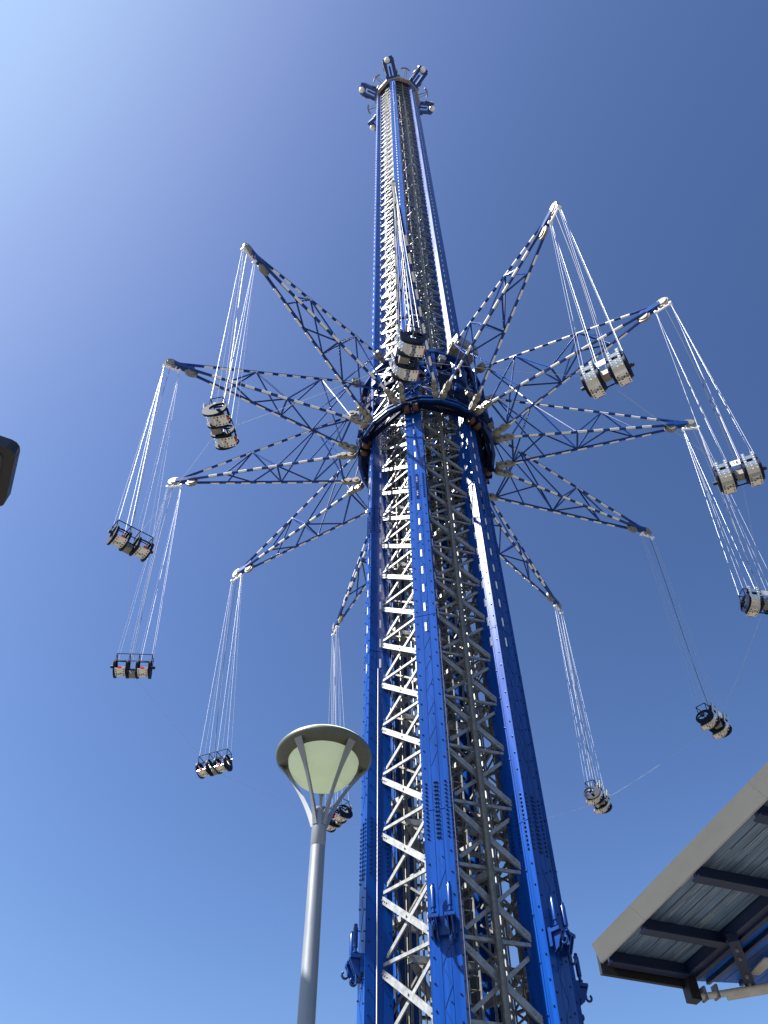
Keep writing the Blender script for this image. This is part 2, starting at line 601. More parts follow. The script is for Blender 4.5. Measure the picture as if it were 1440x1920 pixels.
simple_c, simple_f, simple_s = MB(), MB(), MB()
simple_c.bar(ca, cb, 0.03, 0.12, (0.6, 0, 0.8))
simple_f.bar(fa, fb, 0.02, 0.075, (-0.6, 0, 0.8))
simple_s.bar((-FX, FY - 0.02, 0), (FX, FY - 0.02, 0), 0.03, 0.08)
thin_c, thin_f, thin_s = MB(), MB(), MB()
thin_c.bar(ca, cb, 0.02, 0.085, (0.6, 0, 0.8))
thin_f.bar(fa, fb, 0.015, 0.05, (-0.6, 0, 0.8))
thin_s.bar((-FX, FY - 0.02, 0), (FX, FY - 0.02, 0), 0.02, 0.05)
for k in range(6):
    # outward normal of the face between column k and k+1 has bearing th+30; face Y axis = outward
    b_ = R(TH[k] + 30)
    rot = (b_ - math.pi / 2) - math.pi / 2          # rotate +Y onto outward direction
    # with Y outward, +X points to the left seen from outside, so mirror by turning the pieces
    for i in range(0, IN):
        z = Z0 + i * PITCHZ
        if I0 <= i < I1:
            for (nm, me, mt_) in (('cross_brace', chan_me, GALV), ('counter_brace', fl_me, GALV), ('strut', st_me, GALV)):
                obj(nm, me, mt_, tower, loc=(0, 0, z), rot=(0, 0, rot))
            obj('gusset_plate', gusL, BLUE2, tower, loc=(0, 0, z), rot=(0, 0, rot))
            obj('gusset_plate', gusR, BLUE2, tower, loc=(0, 0, z), rot=(0, 0, rot))
        else:
            for sm in ((simple_c, simple_f, simple_s) if i < 30 else (thin_c, thin_f, thin_s)):
                upper.add(xform(sm.v, rot, z), sm.f)
            if i < 45:
                upg.box(0, 0.001, 0, 0.001, 0, 0.001) if False else None
obj('lattice', upper, GALV, tower, kind='stuff')
second = MB()        # lighter second bracing plane behind the first, half a panel off
sec1, sec2, sec3 = MB(), MB(), MB()
off2 = Vector((0, -0.42, 0))
sec1.bar(ca * 0.86 + off2 + Vector((0, FY * 0.14, 0)), cb * 0.86 + off2 + Vector((0, FY * 0.14, 0)), 0.03, 0.055, (0.6, 0, 0.8))
sec2.bar(fa * 0.86 + off2 + Vector((0, FY * 0.14, 0)), fb * 0.86 + off2 + Vector((0, FY * 0.14, 0)), 0.03, 0.055, (-0.6, 0, 0.8))
sec3.tube((-0.4, FY - 0.42, 0), (-0.4, FY - 0.42, PITCHZ), 0.022, n=5)
sec3.tube((0.42, FY - 0.45, 0), (0.42, FY - 0.45, PITCHZ), 0.018, n=5)
for k in range(6):
    rot = R(TH[k] + 30) - math.pi
    for i in range(2, 36):
        z = Z0 + (i + 0.5) * PITCHZ
        for sm in ((sec1, sec2, sec3) if i < 40 else (sec1, sec3)):
            second.add(xform(sm.v, rot, z), sm.f)
obj('inner_lattice', second, GALV2, tower, kind='stuff')

# centre pipe on each lattice face, inside steelwork, ladder
for k in range(6):
    b_ = R(TH[k] + 30)
    n = Vector((math.sin(b_), -math.cos(b_), 0))
    if k % 2 == 0:
        r_ = Vector((math.cos(b_), math.sin(b_), 0))
        p = n * (FY + 0.14) + r_ * (-0.05)
        cpm = MB().tube(p, p + Vector((0, 0, TOP - 1)), 0.085, n=12)
        for i in range(2, IN):
            q = p + Vector((0, 0, Z0 + i * PITCHZ))
            cpm.bar(q - n * 0.2, q + n * 0.02, 0.08, 0.06)
        sobj('centre_pipe', cpm, GALV2, tower)
inner = MB()
for i in range(2, IN):
    z = Z0 + i * PITCHZ - 0.1
    tri = (0, 2, 4) if i % 2 else (1, 3, 5)
    ps = []
    for k in tri:
        b_ = R(TH[k] + 30)
        ps.append(Vector((math.sin(b_) * (FY - 0.12), -math.cos(b_) * (FY - 0.12), z)))
    for j in range(3):
        inner.bar(ps[j], ps[(j + 1) % 3], 0.10, 0.16)
    if i % 4 == 0:
        hexp = [Vector((math.sin(R(TH[k])) * (RC - 0.5), -math.cos(R(TH[k])) * (RC - 0.5), z)) for k in range(6)]
        for j in range(3):
            inner.bar(hexp[j], hexp[j + 3], 0.08, 0.12)
obj('diaphragm_beams', inner, GALV, tower, kind='stuff')
for j, (x, y, rr) in enumerate([(-0.55, -0.9, .05), (0.9, -0.85, .06), (0.95, 0.4, .05), (-0.9, 0.4, .06), (1.25, -0.7, .035), (-0.15, 0.9, .05), (0.55, -1.25, .03), (-1.15, -0.55, .035), (-0.85, -1.05, .04), (-1.35, -0.25, .03), (-0.35, -1.35, .035), (-0.65, -0.35, .05), (-1.0, -0.85, .025), (-0.15, -0.75, .04)]):
    sobj('riser_pipe', MB().tube((x, y, 0), (x, y, TOP - 2), rr, n=8), GALV if j % 2 else GALV2, tower)
# ladder inside the front right face
lb = R(TH[0] + 30)
lr = Vector((math.cos(lb), math.sin(lb), 0))
ln_ = Vector((math.sin(lb), -math.cos(lb), 0))
lad = MB()
lo = ln_ * 1.35 + lr * (-0.42)
for s in (-0.2, 0.2):
    lad.tube(lo + lr * s, lo + lr * s + Vector((0, 0, TOP - 2)), 0.032, n=6)
ladder = obj('ladder', lad, GALV, tower)
rg = MB()
z = 3.0
while z < TOP - 3:
    rg.tube(lo - lr * 0.2 + Vector((0, 0, z)), lo + lr * 0.2 + Vector((0, 0, z)), 0.016, n=5)
    z += 0.3 if z < 50 else 0.9
z = 3.2
while z < 60:
    pts = [lo + lr * (0.36 * math.cos(t)) - ln_ * (0.66 * math.sin(t)) + Vector((0, 0, z)) for t in [R(a) for a in range(0, 181, 30)]]
    rg.path(pts, 0.016, 4)
    z += 0.9
for a in (40, 90, 140):
    p = lo + lr * (0.36 * math.cos(R(a))) - ln_ * (0.66 * math.sin(R(a)))
    rg.tube(p + Vector((0, 0, 3)), p + Vector((0, 0, 60)), 0.016, n=4)
obj('rungs', rg, GALV2, ladder, kind='stuff')
# dark counterweight guide and drive sheets in the core
core = MB()
core.box(-0.25, 0.25, 0.35, 0.75, 0, TOP - 4)
obj('counterweight_shaft', core, DARKST, tower)
sobj('plinth', MB().lathe([(3.6, 0.0), (3.6, 0.7), (3.4, 0.85), (0.4, 0.85)], n=6, cap0=True, cap1=True), mat('concrete', (0.38, 0.37, 0.34), rough=0.85, var=0.15, scale=3), tower)

# crown
crown = MB()
CR0, CR1 = 2.45, 2.80
for k in range(6):
    for (dz0, dz1, r0, r1) in ((0.0, 0.75, CR0, CR1), (-0.12, 0.0, CR0 - 0.2, CR1 + 0.06)):
        pass
prof = [(CR0, 0.0), (CR1, 0.0), (CR1 + 0.06, 0.12), (CR1 + 0.06, 0.62), (CR1, 0.75), (CR0, 0.75), (CR0, 0.0)]
for k in range(12):
    a0, a1 = R(TH[0] - 15 + 30 * k), R(TH[0] + 15 + 30 * k)
    vs = []
    for a in (a0, a1):
        vs += [(r * math.sin(a), -r * math.cos(a), TOP + zz - 0.25) for r, zz in prof[:-1]]
    n = len(prof) - 1
    crown.add(vs, [(i, (i + 1) % n, n + (i + 1) % n, n + i) for i in range(n)])
crown_o = obj('crown_ring', crown, BRONZE, tower)
deck = MB().lathe([(2.44, TOP + 0.1), (2.44, TOP + 0.2), (0.1, TOP + 0.25)], n=12, cap0=True, cap1=True)
obj('crown_deck', deck, DARKST, tower)
ca_m = MB()
for s in (-1, 1):
    ca_m.frame_box(Vector((4.05, s * 0.42, 0.1)), Vector((1, 0, 0)), NY, Vector((0, 0, 1)), 1.15, 0.17, 0.22)
ca_m.frame_box(Vector((5.25, 0, 0.12)), Vector((1, 0, 0)), NY, Vector((0, 0, 1)), 0.16, 0.60, 0.22)
ca_m.frame_box(Vector((3.15, 0, 0.1)), Vector((1, 0, 0)), NY, Vector((0, 0, 1)), 0.14, 0.58, 0.3)
ca_m.tube((3.3, 0, 0.1), (4.6, 0, 0.1), 0.1, n=8)
ca_m.frame_box(Vector((5.55, 0.3, 0.3)), Vector((1, 0, 0)), NY, Vector((0, 0, 1)), 0.22, 0.2, 0.2)
ca_me = ca_m.mesh('cantilever_arm')
globe = MB()
globe.lathe([(0.02, -0.46), (0.25, -0.42), (0.40, -0.28), (0.46, 0.0), (0.42, 0.2), (0.3, 0.36), (0.1, 0.42)], n=18, cap0=True, cap1=True)
globe_me = globe.mesh('sheave_cover', smooth=True)
small_globe = MB().lathe([(0.02, -0.2), (0.16, -0.14), (0.2, 0.0), (0.16, 0.14), (0.02, 0.2)], n=12, cap0=True, cap1=True).mesh('beacon', smooth=True)
ant = MB()
ant.tube((3.1, 0, 0.2), (4.3, 0, 0.1), 0.05, n=6)
ant.path([(4.15, -0.62, 0.05), (4.32, -0.3, 0.1), (4.36, 0, 0.12), (4.32, 0.3, 0.1), (4.15, 0.62, 0.05)], 0.11, 6)
ant.tube((3.1, 0.4, 0.2), (4.3, 0.2, 0.1), 0.03, n=5)
ant_me = ant.mesh('antenna_bracket', smooth=True)
for k in range(6):
    t = R(TH[k])
    lean = R(42)
    sc_ = 1.18
    root = 3.15 * sc_
    px_, pz_ = 2.72 - root * math.cos(lean), TOP + 0.2 - root * math.sin(lean)
    c = obj('cantilever_arm', ca_me, BLUE2, tower, loc=(px_ * math.sin(t), -px_ * math.cos(t), pz_), rot=(0, -lean, t - math.pi / 2))
    c.scale = (sc_, sc_, sc_)
    obj('sheave_cover', globe_me, GLOBE, c, loc=(5.15, -0.1, -0.2)).scale = (0.68, 0.68, 0.68)
    mb = MB().box(4.3, 4.6, -0.7, -0.58, -0.15, 0.25).box(3.7, 3.95, 0.58, 0.72, -0.2, 0.2)
    mb.tube((3.4, -0.5, -0.25), (5.0, -0.62, -0.2), 0.05, n=6)
    mb.tube((3.4, 0.62, 0.3), (5.3, 0.55, 0.4), 0.035, n=5)
    obj('prong_fittings', mb, (CAST, GALV, DARKST)[k % 3], c, kind='stuff')
    obj('beacon', small_globe, GLOBE, c, loc=(5.5, -0.45, 0.35))
    t = R(TH[k] + 30)
    obj('antenna_bracket', ant_me, CAST, tower, loc=(0, 0, TOP + 0.3), rot=(0, 0, t - math.pi / 2)).scale = (0.89, 0.89, 0.89)

sobj('lightning_rod', MB().tube((0.3, -1.0, TOP + 0.2), (0.3, -1.0, TOP + 4.6), 0.05, 0.02, n=8).tube((0.3, -1.0, TOP + 0.2), (0.3, -1.0, TOP + 1.6), 0.11, n=8), GALV, tower)
for k in range(6):
    t = R(TH[k] + 17)
    mb = MB().box(2.55, 3.0, -0.2, 0.2, 0.5, 0.85)
    mb.tube((2.75, 0, 0.3), (2.75, 0, 0.9), 0.04, n=6).tube((2.9, -0.35, 0.3), (2.9, -0.35, 1.1), 0.03, n=5)
    obj('crown_floodlight', mb, CAST if k % 2 else GALV, tower, loc=(0, 0, TOP), rot=(0, 0, t - math.pi / 2))

# ------------------------------------------------------------------ rotating star
SZ = 34.0
star = thing('rotating_star', 'blue rotating hub gripping the tower with twelve striped lattice arms spread out', 'swing carousel', (TX, TY, SZ))
PH = math.degrees(-0.0326)
ARM_TH = [PH - 30 * k for k in range(12)]


def ring_beam(r0, r1, z0, z1, n=24):
    mb = MB()
    prof = [(r0, z0), (r1, z0), (r1, z1), (r0, z1)]
    for i in range(n):
        a0, a1 = 2 * math.pi * i / n, 2 * math.pi * (i + 1) / n
        vs = []
        for a in (a0, a1):
            vs += [(r * math.cos(a), r * math.sin(a), z) for r, z in prof]
        mb.add(vs, [(j, (j + 1) % 4, 4 + (j + 1) % 4, 4 + j) for j in range(4)])
    return mb


for nm, r0, r1, z0, z1, mt_ in (('slewing_ring', 3.06, 3.18, 0.0, 0.10, BLUE2), ('lower_ring', 3.02, 3.16, 0.34, 0.44, BLUE2), ('drive_ring', 2.84, 3.0, 0.10, 0.36, NAVY),
                                ('upper_ring', 2.92, 3.22, 4.80, 5.0, BLUE2), ('middle_ring', 2.95, 3.12, 2.6, 2.75, NAVY)):
    obj(nm, ring_beam(r0, r1, z0, z1), mt_, star)
rh = random.Random(11)
for k in range(24):
    a = R(15 * k + rh.uniform(-3, 3))
    z = rh.uniform(0.7, 4.2)
    q = 2.86 + rh.uniform(0, 0.12)
    w_, h_, d_ = rh.uniform(0.10, 0.26), rh.uniform(0.14, 0.42), rh.uniform(0.08, 0.2)
    mb = MB().box(q - d_, q + 0.16, -w_, w_, z, z + h_)
    mb.box(q + 0.16, q + 0.19, -w_ * 0.7, w_ * 0.7, z + 0.03, z + h_ - 0.03)
    mb.tube((q, 0, z + h_), (q, 0, z + h_ + 0.3), 0.03, n=6)
    obj('drive_unit' if k % 3 else 'junction_box', mb, (NAVY, DARKST, BLUE2, NAVY)[k % 4], star, rot=(0, 0, a))
for k in range(36):
    a = R(10 * k + rh.uniform(-3, 3))
    z = rh.uniform(0.5, 4.3)
    w_, h_ = rh.uniform(0.06, 0.16), rh.uniform(0.1, 0.5)
    mb = MB().box(3.17, 3.27 + rh.uniform(0, 0.15), -w_, w_, z, z + h_)
    if k % 2:
        mb.tube((3.3, -w_ - 0.06, z + h_ * 0.5), (3.3, w_ + 0.06, z + h_ * 0.5), 0.05, n=8)
    obj('fitting', mb, (BLUE2, CAST, NAVY, BLUE2, GALV)[k % 5], star, rot=(0, 0, a))
for k in range(18):
    a = R(20 * k + rh.uniform(-4, 4))
    b2 = a + R(rh.uniform(-25, 25))
    z0_, z1_ = rh.uniform(0.6, 1.2), rh.uniform(3.0, 4.8)
    pts = []
    for i in range(9):
        t = i / 8
        an = a + (b2 - a) * t + 0.05 * math.sin(t * 9 + k)
        rr_ = 2.98 + 0.12 * math.sin(t * 6 + k)
        pts.append((rr_ * math.cos(an), rr_ * math.sin(an), z0_ + (z1_ - z0_) * t - 0.25 * math.sin(t * math.pi)))
    sobj('hose', MB().path(pts, 0.03, 6), BLACKC if k % 3 else CAST, star)
hv = MB().box(3.02, 3.17, -0.08, 0.08, 0.14, 4.80).mesh('hub_post')
hd = MB()
a0 = Vector((3.1, 0.1, 0.75))
a1 = Vector((3.1 * math.cos(R(30)), 3.1 * math.sin(R(30)), 2.62))
hd.bar(a0, a1, 0.07, 0.07)
hd.bar(Vector((a1.x, a1.y, 2.8)), Vector((3.1, 0.1, 4.76)), 0.07, 0.07)
hd_me = hd.mesh('hub_brace')
hd2 = MB()
hd2.bar(Vector((3.1, 0.1, 2.62)), Vector((a1.x, a1.y, 0.62)), 0.06, 0.06)
hd2.bar(Vector((3.1, 0.1, 2.75)), Vector((a1.x, a1.y, 4.8)), 0.06, 0.06)
hd2_me = hd2.mesh('hub_brace')
pn = MB()
pa, pb_ = Vector((3.22, 0, 0)), Vector((3.22 * math.cos(R(30)), 3.22 * math.sin(R(30)), 0))
mid = (pa + pb_) / 2
pdir = (pb_ - pa).normalized()
pnrm = Vector((math.cos(R(15)), math.sin(R(15)), 0))
pn.frame_box(mid + Vector((0, 0, 1.65)), pdir, pnrm, Vector((0, 0, 1)), 0.72, 0.02, 0.92)
pn.frame_box(mid + Vector((0, 0, 1.65)) + pnrm * 0.03, pdir, pnrm, Vector((0, 0, 1)), 0.05, 0.02, 0.92)
pn_me = pn.mesh('side_panel')
pn2 = MB()
pn2.frame_box(mid + Vector((0, 0, 3.75)), pdir, pnrm, Vector((0, 0, 1)), 0.72, 0.02, 0.9)
pn2_me = pn2.mesh('upper_panel')
for k in range(12):
    a = R(ARM_TH[k] + 15) - math.pi / 2
    obj('hub_post', hv, BLUE2, star, rot=(0, 0, a))
    obj('hub_brace', hd_me, BLUE2, star, rot=(0, 0, a))
    obj('hub_brace', hd2_me, BLUE2, star, rot=(0, 0, a))
    th = (ARM_TH[k] + 30) % 360
    if 25 < th < 300:
        obj('side_panel', pn_me, NAVY, star, rot=(0, 0, a))
    if 70 < th < 290:
        obj('upper_panel', pn2_me, NAVY, star, rot=(0, 0, a))
rol = MB()
rol.tube((0, -0.11, 0), (0, 0.11, 0), 0.21, n=18)
rol_me = rol.mesh('guide_roller', smooth=True)
rbk = MB()
rbk.box(-0.02, 0.28, -0.18, -0.13, -0.14, 0.34)
rbk.box(-0.02, 0.28, 0.13, 0.18, -0.14, 0.34)
rbk.box(-0.05, 0.30, -0.18, 0.18, 0.30, 0.42)
rbk_me = rbk.mesh('roller_bracket')
for k in range(6):
    t = R(TH[k])
    for z in (-0.12, 4.25):
        for s in (-0.2, 0.2):
            n = Vector((math.sin(t), -math.cos(t), 0))
            r_ = Vector((math.cos(t), math.sin(t), 0))
            p = n * (RC + CD / 2 + 0.235) + r_ * s * 1.0 + Vector((0, 0, z))
            o = obj('guide_roller', rol_me, ROLL_M, star, loc=p, rot=(0, 0, t - math.pi / 2))
            obj('roller_bracket', rbk_me, NAVY, o)
cab = MB()
cab.box(3.05, 3.85, -0.62, 0.62, 5.12, 6.1)
obj('control_cabinet', cab, CAST, star, rot=(0, 0, R(40) - math.pi / 2))
# inner carriage frame gripping the columns
for z in (0.3, 4.6):
    cfr = MB()
    hp = [Vector((math.sin(R(TH[k])) * 2.92, -math.cos(R(TH[k])) * 2.92, z)) for k in range(6)]
    for j in range(6):
        cfr.bar(hp[j], hp[(j + 1) % 6], 0.14, 0.22)
    obj('lift_carriage', cfr, NAVY, star)

# arm prototype: local X radial, Z up
LB = [Vector((3.75, s * 0.72, 0.05)) for s in (-1, 1)]
LT = [Vector((11.35, s * 0.09, 0.50)) for s in (-1, 1)]
UB, UT = Vector((3.62, 0, 5.0)), Vector((11.75, 0, 0.80))
chords = [(LB[0], LT[0], 0.068), (LB[1], LT[1], 0.068), (UB, UT, 0.068)]
arm_nose = MB()
arm_nose.bar((11.1, 0, 0.60), (12.0, 0, 0.60), 0.22, 0.26)
arm_nose.plate([(0, 0), (0.9, -0.05), (0.95, 0.15), (0.2, 0.5)], (11.0, 0.0, 0.55), (1, 0, 0), (0, 0, 1), (0, 1, 0), 0.05)
arm_me = arm_nose.mesh('arm')
chord_me = [MB().tube(a, b, r, n=8).mesh('chord', smooth=True) for a, b, r in chords]


def lerp(c, t):
    return c[0] + (c[1] - c[0]) * t


brace_list = []
NT = [0.02, 0.22, 0.42, 0.60, 0.76]
for fi, (c1, c2) in enumerate(((0, 2), (1, 2), (0, 1))):
    for j in range(len(NT) - 1):
        p, q = (c1, c2) if (j + (fi == 2)) % 2 == 0 else (c2, c1)
        brace_list.append((lerp(chords[p], NT[j]), lerp(chords[q], NT[j + 1]), 0.040))
        if j < 1 and fi != 2:
            brace_list.append((lerp(chords[q], NT[j]), lerp(chords[p], NT[j + 1]), 0.034))
brace_list.append((lerp(chords[0], NT[2]), lerp(chords[1], NT[2]), 0.045))
brace_list.append((lerp(chords[0], 0.03), lerp(chords[1], 0.03), 0.045))
brace_me = [MB().tube(a, b, r, n=6).mesh('brace', smooth=True) for a, b, r in brace_list]
dash_places, dash_me = [], []
for ci, (a, b, r) in enumerate(chords):
    d = (b - a).normalized()
    L = (b - a).length
    outn = {0: Vector((0, -0.75, -0.66)), 1: Vector((0, 0.75, -0.66)), 2: Vector((0.0, 0, -1))}[ci]
    outn = (outn - d * outn.dot(d)).normalized()
    x = d.cross(outn)
    mb = MB()
    off = outn * 0.030
    mb.tube(off - d * 0.21, off + d * 0.21, 0.058, n=8)
    dash_me.append(mb.mesh('light_dash'))
    s = 0.25
    while s + 0.46 < L - 0.5:
        dash_places.append((ci, a + d * (s + 0.21)))
        s += 0.74
dash_joined = MB()
for ci, p in dash_places:
    me = dash_me[ci]
    dash_joined.add([v.co + p for v in me.vertices], [tuple(f.vertices) for f in me.polygons])
dash_joined_me = dash_joined.mesh('light_dashes')
wheel = MB()
wheel.lathe([(0.0, -0.10), (0.20, -0.10), (0.21, -0.06), (0.285, -0.05), (0.285, 0.05), (0.21, 0.06), (0.20, 0.10), (0.0, 0.10)], n=20)
wheel.v = [(x, z, y) for x, y, z in wheel.v]
wheel.f = [tuple(reversed(f)) for f in wheel.f]
wheel_me = wheel.mesh('sheave', smooth=True)
hub_br = MB()
for s in (-1, 1):
    o = LB[0] if s < 0 else LB[1]
br_b = MB()
br_b.plate([(-0.62, -0.14), (-0.1, -0.2), (0.30, -0.09), (0.32, 0.10), (-0.1, 0.18), (-0.62, 0.16)], (0, 0, 0), (1, 0, 0), (0, 0, 1), (0, 1, 0), 0.14)
for (x, z, r, h) in ((-0.42, -0.05, 0.24, 0.13), (0.0, 0.0, 0.17, 0.15), (0.25, 0.0, 0.12, 0.12)):
    br_b.tube((x, -h, z), (x, h, z), r, n=16)
br_b.tube((-0.42, -0.17, -0.05), (-0.42, 0.17, -0.05), 0.10, n=10)
br_me = br_b.mesh('pivot_bracket', smooth=True)
up_b = MB()
up_b.tube((0, -0.14, 0), (0, 0.14, 0), 0.24, n=16)
up_b.plate([(-0.45, -0.12), (0.1, -0.18), (0.1, 0.18), (-0.45, 0.2)], (0, 0, 0), (1, 0, 0), (0, 0, 1), (0, 1, 0), 0.18)
up_b.tube((0, -0.18, 0), (0, 0.18, 0), 0.09, n=10)
up_me = up_b.mesh('pivot_bracket', smooth=True)
hb = MB()
hb.tube((11.67, 0, 0.17), (12.33, 0, 0.17), 0.045, n=8)
for x in (11.67, 12.33):
    hb.tube((x, -0.09, 0.17), (x, 0.09, 0.17), 0.06, n=8)
hb.tube((11.85, 0, 0.19), (11.85, 0, 0.5), 0.03, n=6)
hb.tube((12.15, 0, 0.19), (12.0, 0, 0.5), 0.03, n=6)
hb_me = hb.mesh('hanger_bar', smooth=True)

arm0 = obj('arm', arm_me, BLUE2, star)
for me in chord_me:
    obj('chord', me, BLUE2, arm0)
for me in brace_me:
    obj('brace', me, BLUE2, arm0)
obj('sheave', wheel_me, CAST, arm0, loc=(12.09, 0, 0.62))
obj('sheave', wheel_me, CAST, arm0, loc=(11.18, 0, 0.38))
for s in (0, 1):
    obj('pivot_bracket', br_me, CAST, arm0, loc=LB[s]).scale = (0.9, 0.8, 0.85)
obj('pivot_bracket', up_me, CAST, arm0, loc=UB)
obj('hanger_bar', hb_me, WHITEP, arm0)
arms = [arm0]
for k in range(1, 12):
    arms.append(copy_tree(arm0, star))
for k, a in enumerate(arms):
    a.rotation_euler = (0, 0, R(ARM_TH[k]) - math.pi / 2)
    if k in (5, 6, 7):
        obj('light_dashes', dash_joined_me, WHITE, a, kind='stuff')
    else:
        for ci, p in dash_places:
            obj('light_dash', dash_me[ci], WHITE, a, loc=p)

# ------------------------------------------------------------------ gondolas
# local frame: X radial (outward), Y the way the riders face, Z along the cables; origin at the seat bottom
CL = 11.6      # height of the hanger bar above the seat bottom


def seat_shell():
    mb = MB()
    prof = [(-0.46, 0.90), (-0.44, 0.74), (-0.41, 0.60), (-0.385, 0.48), (-0.35, 0.34), (-0.28, 0.20), (-0.17, 0.08), (0.0, 0.02), (0.20, 0.02), (0.38, 0.06)]
    xs = [-0.205, -0.10, 0.10, 0.205]
    vs = [(x, y, z) for (y, z) in prof for x in xs]
    fs = []
    for r in range(len(prof) - 1):
        for c in range(3):
            if c == 1 and r in (0, 2):
                continue
            i = r * 4 + c
            fs.append((i, i + 1, i + 5, i + 4))
    mb.add(vs, fs)
    return mb


def led_bottom():
    mb = MB()
    for (x, y) in [(-0.15, -0.02), (-0.15, 0.1), (-0.15, 0.22), (0.15, -0.02), (0.15, 0.1), (0.15, 0.22), (-0.04, 0.12), (0.04, 0.06), (-0.15, 0.32), (0.15, 0.32)]:
        z = 0.015 if y < 0.2 else 0.015 + (y - 0.2) * 0.22
        mb.tube((x, y, z + 0.01), (x, y, z - 0.024), 0.028, 0.024, n=8)
    return mb


def led_back():
    mb = MB()
    for x in (-0.155, 0.155, 0.0):
        for (y, z) in ((-0.355, 0.40), (-0.33, 0.30), (-0.265, 0.19), (-0.385, 0.5), (-0.408, 0.62), (-0.43, 0.72), (-0.445, 0.82)):
            if x == 0.0 and (z > 0.45):
                continue
            d = Vector((0, -0.94, -0.34)) if z < 0.45 else Vector((0, -1, -0.18))
            p = Vector((x, y - 0.012, z))
            mb.tube(p + d * -0.03, p + d * 0.03, 0.027, 0.022, n=8)
    return mb


def side_ring():
    mb = MB()
    n = 28
    out, inn = [], []
    for i in range(n):
        t = 2 * math.pi * i / n
        c, s = math.cos(t), math.sin(t)
        out.append((0.0 + 0.42 * c, 0.34 + 0.33 * s + 0.04 * c))
        inn.append((0.08 + 0.27 * c, 0.44 + 0.165 * s + 0.04 * c))
    mb.plate(out, (0, 0, 0), (0, 1, 0), (0, 0, 1), (1, 0, 0), 0.09, inn)
    return mb


shell_me = seat_shell().mesh('seat_shell')
ledb_me = led_bottom().mesh('led_buttons')
ledk_me = led_back().mesh('led_buttons')
ring_me = side_ring().mesh('side_panel')
pad_me = MB().box(-0.23, 0.23, -0.16, 0.32, 0.06, 0.13).mesh('seat_cushion')
padb_me = MB().add([(-0.24, -0.25, 0.2), (0.24, -0.25, 0.2), (0.24, -0.40, 0.80), (-0.24, -0.40, 0.80), (-0.22, -0.18, 0.2), (0.22, -0.18, 0.2), (0.22, -0.32, 0.78), (-0.22, -0.32, 0.78)],
                   [(0, 1, 2, 3), (7, 6, 5, 4), (0, 4, 5, 1), (1, 5, 6, 2), (2, 6, 7, 3), (3, 7, 4, 0)]).mesh('back_cushion')
pan_me = MB().add([(-0.20, -0.06, 0.012), (0.20, -0.06, 0.012), (0.20, 0.20, 0.002), (-0.20, 0.20, 0.002), (0.20, 0.385, 0.043), (-0.20, 0.385, 0.043)], [(3, 2, 1, 0), (5, 4, 2, 3)]).mesh('bottom_panel')
red_me = MB().box(-0.07, 0.07, 0.385, 0.43, 0.05, 0.13).mesh('red_light')
lap_me = MB().path([(-0.24, 0.02, 0.5), (-0.22, 0.3, 0.48), (-0.1, 0.36, 0.45), (0.1, 0.36, 0.45), (0.22, 0.3, 0.48), (0.24, 0.02, 0.5)], 0.03, 6).mesh('lap_bar', smooth=True)
knob_me = MB().tube((0, 0, 0), (0.16, 0, 0), 0.07, 0.06, n=10).mesh('end_knob', smooth=True)
frm = MB()
for y in (-0.2, 0.24):
    frm.path([(-0.74, y, 0.98), (0.74, y, 0.98)], 0.018, 6)
for x in (-0.74, -0.2, 0.2, 0.74):
    frm.path([(x, -0.2, 0.98), (x, 0.24, 0.98)], 0.018, 6)
    frm.path([(x, -0.2, 0.98), (x, -0.22, 0.62)], 0.018, 6)
    frm.path([(x, 0.24, 0.98), (x, 0.22, 0.62)], 0.018, 6)
frm_me = frm.mesh('top_frame', smooth=True)
axm = MB()
axm.tube((-0.74, -0.05, 0.16), (0.74, -0.05, 0.16), 0.04, n=8)
axm.tube((-0.74, 0.22, 0.12), (0.74, 0.22, 0.12), 0.025, n=8)
axm.tube((-0.74, -0.345, 0.60), (0.74, -0.345, 0.60), 0.03, n=8)
axm_me = axm.mesh('cross_tubes', smooth=True)
ctr_me = MB().box(-0.125, 0.125, -0.30, 0.02, 0.10, 0.36).mesh('control_box')
ctr2_me = MB().add([(-0.15, -0.40, 0.50), (0.15, -0.40, 0.50), (0.17, -0.44, 0.72), (-0.17, -0.44, 0.72), (-0.15, -0.37, 0.50), (0.15, -0.37, 0.50), (0.17, -0.41, 0.72), (-0.17, -0.41, 0.72)],
                   [(0, 1, 2, 3), (7, 6, 5, 4), (0, 4, 5, 1), (1, 5, 6, 2), (2, 6, 7, 3), (3, 7, 4, 0)]).mesh('number_plate')


def cable_set(tw):
    out = []
    c, q = math.cos(-tw), math.sin(-tw)
    for sx in (-1, 1):
        for (bx, by) in ((0.72, -0.2), (0.72, 0.24), (0.22, -0.2), (0.22, 0.24)):
            tx, ty = sx * 0.33, 0.2 * by
            out.append(MB().tube((sx * bx * SEAT_S, by * SEAT_S, 0.98 * SEAT_S), (tx * c - ty * q, tx * q + ty * c, CL), 0.0049, n=5).mesh('cable'))
    return out


pc_pts = [(0.05 + 0.10 * math.sin(t * 3.1), -0.02 + 0.05 * math.sin(t * 5), 0.6 + (CL - 0.6) * t) for t in [i / 10 for i in range(11)]]
pc_me = MB().path(pc_pts, 0.011, 5).mesh('power_cable')

